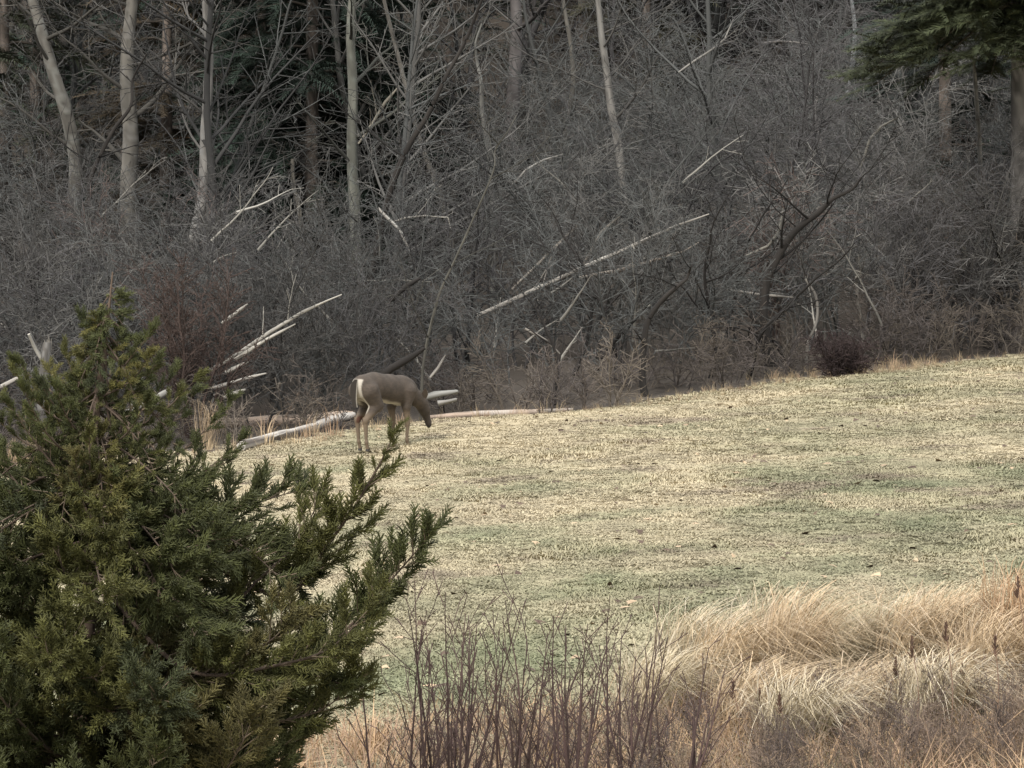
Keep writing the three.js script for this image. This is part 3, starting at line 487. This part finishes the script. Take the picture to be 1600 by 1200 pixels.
  const geo = new THREE.BufferGeometry(); geo.setAttribute('position', new THREE.BufferAttribute(pos, 3)); geo.setAttribute('normal', new THREE.BufferAttribute(nor, 3)); geo.setAttribute('color', new THREE.BufferAttribute(col, 3));
  const coat = wood(0xffffff, 0.85); part('body', geo, coat, g); console.log('deer triangles', n / 3);
  // tail: hangs, dark down the middle with a white fringe
  const tail = new Build(), line = curve([V(-0.575, 0.89, 0), V(-0.612, 0.83, 0), V(-0.628, 0.73, 0), V(-0.615, 0.62, 0), V(-0.60, 0.545, 0)], 14);
  { const m = line.length, sides = 12; line.forEach((q, i) => { const t = i / (m - 1), half = 0.012 + 0.042 * Math.sin(Math.min(1, t * 1.25 + 0.12) * Math.PI * 0.78), thick = 0.022;
    for (let s = 0; s < sides; s++) { const w = s / sides * 6.2832, z = Math.sin(w) * half, x = -Math.cos(w) * thick; tail.p.push(q.x + x, q.y, q.z - z); tail.n.push(-Math.cos(w), 0, -Math.sin(w) * 0.5); const edge_ = step(0.86, 0.98, Math.abs(Math.sin(w))) , in_ = Math.cos(w) < -0.2 ? 1 : edge_; tail.c.push(...[0, 1, 2].map(h => mix([0.017, 0.013, 0.010][h], SNOW[h], in_)));
      if (i) { const a = (i - 1) * sides + s, b = (i - 1) * sides + (s + 1) % sides; tail.i.push(a, b, a + sides, b, b + sides, a + sides); } } }); }
  part('tail', tail.done(), coat, g);
  for (const s of [-1, 1]) {                              // ears, eyes, hooves
    const root = V(0.665, 0.60, 0.03 + 0.055 * s), ear = new Build(), dir = V(-0.40, 0.85, 0.42 * s).normalize(), across = V(0.75, 0.2, 0.6 * s).normalize(); across.addScaledVector(dir, -across.dot(dir)).normalize();
    const pts = [0, 1, 2, 3, 4, 5].map(q => root.clone().addScaledVector(dir, 0.165 * q / 5 - 0.015));
    pts.forEach((q, i) => { const t = i / 5, hw = 0.014 + 0.032 * Math.sin(Math.min(1, t * 0.9 + 0.12) * Math.PI), nrm = dir.clone().cross(across).normalize(); for (let v = 0; v < 8; v++) { const w = v / 8 * 6.2832, o = across.clone().multiplyScalar(Math.cos(w) * hw * (t > 0.95 ? 0.4 : 1)).addScaledVector(nrm, Math.sin(w) * 0.007 + Math.cos(w) ** 2 * 0.012 * s); const p = q.clone().add(o), nn = nrm.clone().multiplyScalar(Math.sin(w)).addScaledVector(across, Math.cos(w) * 0.4).normalize(); ear.p.push(p.x, p.y, p.z); ear.n.push(nn.x, nn.y, nn.z); ear.c.push(...(Math.sin(w) * s > 0.2 ? [0.2, 0.155, 0.12] : [0.075, 0.058, 0.047]));
      if (i) { const a = (i - 1) * 8 + v, b = (i - 1) * 8 + (v + 1) % 8; ear.i.push(a, b, a + 8, b, b + 8, a + 8); } } });
    part('ear', ear.done(), coat, g);
    const eye = part('eye', new THREE.SphereGeometry(0.014, 12, 8), new THREE.MeshStandardMaterial({ color: 0x0a0706, roughness: 0.15 }), g); eye.position.set(0.735, 0.455, 0.035 + 0.058 * s);
    for (const [hx, hz] of [[s > 0 ? -0.462 : -0.392, 0.09 * s], [s > 0 ? 0.34 : 0.27, 0.085 * s]]) { const hoof = part('hoof', new THREE.CylinderGeometry(0.02, 0.028, 0.05, 10), new THREE.MeshStandardMaterial({ color: 0x1c1714, roughness: 0.7 }), g); hoof.position.set(hx, 0.02, hz); hoof.rotation.z = -0.25; }
  }
}

// ---------------------------------------------------------------- tall grass clumps
function grassClump(name, label, p, h, blades, reach, tone, seed, bias = 0, group) {
  const g = thing(name, label, 'grass clump', group), R = makeRandom(seed), b = new Build(); g.position.copy(p);
  for (let k = 0; k < blades; k++) {
    const a = R() * 6.283, r0 = Math.sqrt(R()) * 0.16, l = h * (0.65 + 0.55 * R()), out = reach * (0.3 + R()) , az = a, p0 = V(Math.cos(a) * r0, -0.03, Math.sin(a) * r0), dx = Math.cos(az) * out * 0.7 + bias * (0.8 + 1.8 * R()), dz = Math.sin(az) * out * 0.8, pts = [], sway = (R() - 0.5) * 0.3, twist = (R() - 0.5) * 0.12, snap = R() < 0.15 ? 0.5 + 0.4 * R() : 9;
    const fall = 0.5 + 0.95 * R(); for (let q = 0; q <= 6; q++) { const u = q / 6; pts.push(p0.clone().add(V(dx * u * u + sway * u + twist * Math.sin(u * 5), l * (u * (1 + fall * 0.55) - fall * u * u * u * 0.85) - (u > snap ? (u - snap) * l * 0.9 : 0), dz * u * u + sway * 0.6 * u))); }
    const c = scaled(R() < 0.25 ? [tone[0] * 1.1, tone[1] * 1.15, tone[2] * 1.3] : tone, 0.65 + 0.55 * R());
    b.strip(pts, 0.006 + 0.004 * R(), V(-Math.sin(az), 0, Math.cos(az)), t => scaled(c, 0.85 + 0.25 * t));
  }
  part('blade', b.done(), blade, g).userData.kind = 'stuff'; return g;
}
const GOLD = [0.48, 0.37, 0.24], STRAW = [0.48, 0.41, 0.285];
grassClump('grass_tuft', 'upright golden grass tuft beside the birch log', ground(at(322, 706, 47.6).x, 47.6), 0.72, 60, 0.3, [0.33, 0.25, 0.16], 400);
{
  const R = makeRandom(41), spots = [[1060, 1085, 0.60, 0.5, STRAW, 0.30, 'pale straw grass clump leaning over beside the twiggy shrub'], [1120, 1110, 0.62, 0.5, GOLD, 0.26, 'golden arching grass clump next to the pale straw one'], [1190, 1075, 0.66, 0.45, STRAW, 0.26, 'wispy straw clump behind the golden arching clump'], [1225, 1100, 0.72, 0.45, GOLD, 0.22, 'tall golden grass clump with curling wispy tops'], [1290, 1085, 0.56, 0.5, STRAW, 0.28, 'low straw clump in the dip between two golden clumps'], [1350, 1075, 0.58, 0.55, STRAW, 0.3, 'bent blond clump beside the low straw one'], [1400, 1080, 0.64, 0.55, GOLD, 0.3, 'broad orange-gold grass clump behind the dark seed heads'], [1460, 1075, 0.66, 0.5, GOLD, 0.24, 'orange-gold grass clump joining the broad one'], [1530, 1095, 0.60, 0.45, GOLD, 0.2, 'drooping golden clump beside the rusty upright one'], [1592, 1075, 0.80, 0.3, [0.40, 0.27, 0.16], 0.05, 'tallest upright rusty grass clump at the end of the row'], [1690, 1080, 0.8, 0.4, GOLD, 0.1, 'golden grass clump past the rusty upright one'], [1010, 1130, 0.5, 0.4, STRAW, 0.2, 'short straw clump among the twiggy shrub stems'], [1240, 1180, 0.5, 0.5, STRAW, 0.1, 'faded straw clump standing in the brown weeds'], [1450, 1150, 0.5, 0.5, STRAW, 0.12, 'faded clump below the orange-gold clumps'], [1160, 1145, 0.45, 0.5, GOLD, 0.3, 'short golden clump half sunk in brown weeds'], [1340, 1140, 0.45, 0.5, GOLD, 0.3, 'short tawny clump half sunk among seed stalks']];
  spots.forEach(([px, py, h, reach, tone, bias, label], k) => { const d = meadowDistance(px, py), p = ground((px - 800) / F * d, d); grassClump('grass_clump', label, p, h, 480, reach, tone, 410 + k, bias, null); });
}

// ---------------------------------------------------------------- dead weeds in front
{
  const R = makeRandom(51), kinds = [0, 1, 2, 3].map(k => { const q = makeRandom(500 + k), b = new Build(); for (let s = 0; s < 5; s++) grow(b, q, V((q() - 0.5) * 0.12, -0.03, (q() - 0.5) * 0.12), V((q() - 0.5) * 0.5, 1, (q() - 0.5) * 0.5), 0.4 + 0.3 * q(), 0.004, { tone: toneOf([1, 1, 1]), wiggle: 0.35, up: 0.06, tip: 0.0022, density: [16, 16], angle: [0.5, 1.2], child: [0.22, 0.45], levels: 2, step: 0.1 }); return b.done(); });
  const tones = [[0.19, 0.142, 0.11], [0.12, 0.09, 0.075], [0.27, 0.205, 0.15], [0.10, 0.078, 0.07]];
  kinds.forEach((geo, k) => { const list = []; for (let i = 0; i < 110; i++) { const x = -0.7 + 5.2 * Math.pow(R(), 0.75), d = 17.0 + 2.6 * R() + 0.08 * x; list.push([place(ground(x, d), R() * 6.283, 0.32 + 0.36 * R()), scaled(tones[(k + (R() < 0.3 ? 1 : 0)) % 4], 0.75 + 0.5 * R())]); }
    stuff(numbered('dead_weeds'), geo, plain, list, ['brown tangled dead weeds below the golden grass clumps', 'dark brown dead weeds below the golden grass clumps', 'tan dead weeds below the golden grass clumps', 'purplish dead weeds below the golden grass clumps'][k], 'weeds'); });
  const low = []; for (let i = 0; i < 1500; i++) { const x = -2 + 7 * R(), d = 16 + 4.6 * R() + 0.1 * x; low.push([place(ground(x, d), R() * 6.283, 0.45 + 0.5 * R(), 0.3 + 0.4 * R(), (R() - 0.5), (R() - 0.5)), scaled(R() < 0.5 ? [0.36, 0.25, 0.15] : [0.28, 0.19, 0.13], 0.7 + 0.5 * R())]); }
  stuff('dead_leaf_litter_grass', tuft(7, 18, 0.4, 0.12, 0.8, 0.008), blade, low, 'matted dead grass around the twiggy shrubs and weeds', 'grass');
  // stalks with dark seed heads
  [[1478, 985, 0.62], [1425, 1008, 0.55], [1400, 1040, 0.5], [1555, 1005, 0.62], [1145, 1075, 0.45], [1590, 915, 0.8], [1218, 1095, 0.4], [1187, 1090, 0.4], [1504, 1050, 0.5]].forEach(([px, py, h], k) => {
    const d = 18.6 + 0.3 * (k % 3), top = at(px, py, d), foot = ground(top.x + (R() - 0.5) * 0.1, d), g = thing('seed_stalk', 'dried stalk with a dark brown seed head among the golden grass clumps', 'weed stalk', 'seed stalks in the golden grass'); g.position.copy(foot);
    const tip = top.clone().sub(foot), line = curve([V(0, -0.03, 0), tip.clone().multiplyScalar(0.5).add(V(0.03, 0, 0)), tip], 8);
    part('stalk', new Build().tube(line, t => 0.004 - 0.0015 * t, 5, [0.2, 0.13, 0.09]).done(), plain, g);
    const b = new Build(); for (let q = 0; q < 26; q++) { const a = R() * 6.283, u = R(), o = tip.clone().add(V(0, -0.07 + 0.1 * u, 0)), e = o.clone().add(V(Math.cos(a) * 0.022 * (1.2 - u), 0.025, Math.sin(a) * 0.022 * (1.2 - u))); b.tube([o, e], [0.004, 0.002], 4, scaled([0.10, 0.058, 0.04], 0.7 + 0.6 * R())); } part('seed_head', b.done(), plain, g);
  });
}

// ---------------------------------------------------------------- twiggy shrubs in front
{
  const R = makeRandom(61), spots = [[640, 16.6, 1.05, 9, 'leafless purple-brown shrub growing against the juniper'], [705, 17, 1.3, 13, 'tallest twiggy leafless shrub with dark upright stems'], [800, 17.3, 1.08, 9, 'leafless upright shrub right of the tallest twiggy one'], [890, 17.2, 1.05, 9, 'leafless shrub leaning right toward the straw clumps'], [985, 17.6, 0.95, 8, 'small leafless shrub in front of the straw clumps'], [1060, 17.4, 0.8, 6, 'sparse leafless shrub among the dead weeds']];
  spots.forEach(([px, d, h, stems, label], k) => {
    const p = ground((px - 800) / F * d, d), g = thing('twiggy_shrub', label, 'shrub'); g.position.copy(p);
    for (let s = 0; s < stems; s++) { const b = new Build(), a = R() * 6.283; grow(b, R, V(Math.cos(a) * 0.1 * R(), -0.04, Math.sin(a) * 0.1), V(Math.cos(a) * 0.35 * R() + 0.06, 1, Math.sin(a) * 0.3), h * (0.6 + 0.5 * R()), 0.0095, { tone: toneOf([0.080, 0.050, 0.046]), wiggle: 0.13, up: 0.05, tip: 0.0022, density: [7.5, 6], angle: [0.3, 0.8], child: [0.22, 0.45], levels: 2, step: 0.12, from: 0.15 }); part('stem', b.done(), plain, g); }
  });
}

// ---------------------------------------------------------------- the juniper
{
  const D = 15, R = makeRandom(71), foot = ground(at(128, 1200, D).x, D), g = thing('juniper_tree', 'large green juniper with feathery upswept branches', 'tree'); g.position.copy(foot);
  const L = (px, py, dz = 0) => at(px, py, D + dz).sub(foot);
  const trunkLine = curve([V(0, -0.1, 0), V(0.01, 0.8, 0), L(140, 800), L(150, 640), L(166, 520), L(176, 425)], 40), H = trunkLine[40].y, on = y => trunkLine[Math.round(clamp(y / H) * 40)];
  part('trunk', new Build().tube(trunkLine, t => 0.055 * Math.pow(1 - t, 1.4) + 0.003, 8, bark([0.09, 0.065, 0.05], 3), [0.3, 0.2, 0.15]).done(), plain, g);
  // how far the crown reaches at each height
  const reach = y => { const a = [[0.0, 0.5], [0.3, 0.7], [0.67, 0.85], [0.93, 0.98], [1.2, 1.12], [1.45, 1.08], [1.67, 0.76], [1.85, 0.58], [2.0, 0.40], [2.15, 0.26], [2.3, 0.17], [2.5, 0.10], [2.7, 0.05], [2.8, 0.02]]; for (let i = 1; i < a.length; i++) if (y < a[i][0]) return mix(a[i - 1][1], a[i][1], (y - a[i - 1][0]) / (a[i][0] - a[i - 1][0])); return 0.02; };
  const limbs = [];
  for (let k = 0; k < 210; k++) {
    const yt = 0.15 + 2.62 * Math.pow((k + R()) / 210, 1.12), a = k * 2.4 + R(), r = reach(yt) * (0.62 + 0.4 * R()) * (yt > 2.1 ? 1.35 : 1); if (yt > 1.95 && R() < 0.5) { limbs.push(null); continue; } const p = on(Math.max(0.02, yt - r * (0.4 + 0.5 * R()))).clone(), rise = yt - p.y;
    limbs.push([p, p.clone().add(V(Math.cos(a) * r * 0.45, rise * 0.3, Math.sin(a) * r * 0.45)), p.clone().add(V(Math.cos(a) * r * 0.82, rise * 0.68, Math.sin(a) * r * 0.82)), p.clone().add(V(Math.cos(a) * r, rise, Math.sin(a) * r))]);
  }
  for (let k = 0; k < 70; k++) { const y = 0.1 + 1.7 * (k + R()) / 70, a = R() * 6.283, r = reach(y) * (0.3 + 0.3 * R()), p = on(y).clone(); limbs.push([p, p.clone().add(V(Math.cos(a) * r * 0.6, r * 0.25, Math.sin(a) * r * 0.6)), p.clone().add(V(Math.cos(a) * r, r * 0.6, Math.sin(a) * r))]); }
  for (const [path, z0, z1] of [[[[440, 930], [520, 840], [578, 752], [624, 664]], 0.1, -0.2], [[[430, 1080], [540, 985], [612, 905], [676, 832]], 0.05, -0.3], [[[330, 960], [410, 900], [470, 840], [500, 775]], 0, 0.2], [[[300, 850], [370, 800], [420, 780], [470, 765]], 0.3, 0.6], [[[220, 800], [290, 760], [340, 720], [385, 680]], 0.1, 0.25], [[[300, 1050], [430, 1040], [520, 1010], [590, 930]], -0.4, -0.6], [[[300, 1150], [420, 1130], [500, 1110], [565, 1060]], -0.2, -0.3], [[[180, 680], [205, 640], [225, 600], [250, 555]], 0, 0.1], [[[170, 600], [195, 570], [220, 540], [243, 512]], 0, -0.1], [[[155, 640], [130, 610], [112, 580], [100, 545]], 0, 0.1], [[[160, 560], [148, 540], [138, 515], [128, 492]], 0, 0], [[[120, 760], [70, 710], [40, 670], [10, 625]], -0.1, -0.3], [[[110, 840], [50, 780], [0, 720], [-40, 640]], 0.1, 0.2], [[[140, 700], [110, 670], [80, 650], [55, 620]], 0, -0.1]]) {
    limbs.push([on(L(...path[0]).y - 0.2).clone(), ...path.map(([x, y], i) => L(x, y, mix(z0, z1, i / 3)))]);
  }
  const list = [], up = V(0, 1, 0), X = V(1, 0, 0), tones = [[0.055, 0.063, 0.018], [0.078, 0.080, 0.021], [0.110, 0.103, 0.029], [0.044, 0.053, 0.020], [0.095, 0.085, 0.030]];
  const sprig = (p, dir, s, c) => { const q = new THREE.Quaternion().setFromUnitVectors(X, dir.clone().normalize()).multiply(new THREE.Quaternion().setFromAxisAngle(X, R() * 6.283)); list.push([new THREE.Matrix4().compose(p, q, V(s, s, s)), scaled(c, 0.7 + 0.6 * R())]); };
  limbs.forEach((path, index) => {
    if (!path) return;
    const special = index >= 280, line = curve(path, 24), len = line.reduce((s, p, i) => i ? s + p.distanceTo(line[i - 1]) : 0, 0), b = new Build(), tone = tones[Math.floor(R() * R() * 5)];
    b.tube(line, t => (0.003 + 0.005 * len) * (1 - 0.85 * t), 5, [0.08, 0.058, 0.044]);
    const n = Math.round(len * (path[0].y > 1.8 ? 20 : 26)) + (path[0].y > 1.8 ? 2 : 4);
    for (let k = 0; k < n; k++) {
      const t = 0.08 + 0.92 * (k + R()) / n, i = Math.min(23, Math.floor(t * 24)), p = line[i].clone().lerp(line[i + 1], t * 24 - i), T = line[i + 1].clone().sub(line[i]).normalize();
      const side = V(R() - 0.5, R() - 0.5, R() - 0.5).normalize(); side.addScaledVector(T, -side.dot(T)).normalize();
      const dir = T.clone().multiplyScalar(0.8).addScaledVector(side, 0.75).addScaledVector(up, 0.35).normalize(), l = (0.05 + 0.05 * Math.min(1, len / 0.5) + 0.24 * R() * Math.min(1, len)) * (1.15 - 0.8 * t) * (special ? 0.85 : 1) * Math.min(1, 0.15 + 1.25 * reach(Math.max(0.5, p.y)) + (special && t > 0.2 && p.y < 2 ? 0.6 : 0)), end = p.clone().addScaledVector(dir, l);
      b.tube([p, end], [0.0035, 0.002], 3, [0.13, 0.10, 0.07]);
      const m = Math.max(1, Math.round(l / 0.045)); for (let q = 0; q < m; q++) { const d2 = dir.clone().add(V((R() - 0.5) * 1.1, (R() - 0.4) * 0.9, (R() - 0.5) * 1.1)); sprig(p.clone().lerp(end, (q + 0.5) / m), d2, (0.6 + 0.55 * R()) * (p.y > 2.0 ? 0.5 : p.y > 1.85 ? 0.65 : t > 0.7 ? 0.75 : 1), tone); }
      sprig(end.clone().addScaledVector(dir, -0.03), dir.clone().addScaledVector(up, 0.3), (0.75 + 0.4 * R()) * (p.y > 2 ? 0.55 : 1), tone);
    }
    for (let q = 0; q < 3; q++) sprig(line[22 + (q % 2)].clone(), line[24].clone().sub(line[21]).add(V((R() - 0.5) * 0.06, 0.02, (R() - 0.5) * 0.06)), line[24].y > 2 ? 0.55 : 0.8, tone);
    part('limb', b.done(), plain, g);
  });
  const b = new Build(), Q = makeRandom(72);                 // one sprig: a twig set with short scaly twiglets
  const axis = [0, 1, 2, 3].map(k => V(0.11 * k / 3, 0.004 * Math.sin(k), 0.004 * Math.cos(k * 2))); b.tube(axis, [0.0035, 0.0032, 0.003, 0.001], 3, [1, 1, 1]);
  for (let k = 0; k < 22; k++) { const t = 0.05 + 0.9 * k / 22, a = k * 2.4, l = (0.045 - 0.022 * t) * (0.7 + 0.6 * Q()), o = V(0.11 * t, 0, 0), dir = V(0.75, Math.cos(a) * 0.65, Math.sin(a) * 0.65).normalize(), e = o.clone().addScaledVector(dir, l), s = 0.75 + 0.5 * Q(); b.tube([o, e], [0.0034, 0.0018], 3, scaled([1, 1, 1], s));
    const f = o.clone().addScaledVector(dir, l * 0.5), a2 = Q() * 6.283; b.tube([f, f.clone().add(V(0.014, Math.cos(a2) * 0.011, Math.sin(a2) * 0.011))], [0.003, 0.0015], 3, scaled([1, 1, 1], s * 1.1)); }
  stuff('foliage', b.done(), new THREE.MeshStandardMaterial({ vertexColors: true, roughness: 0.75 }), list, null, null, g);
  console.log('juniper sprigs', list.length);
}

scene.traverse(o => { if (o.isMesh) o.castShadow = o.receiveShadow = true; });
renderer.render(scene, camera);
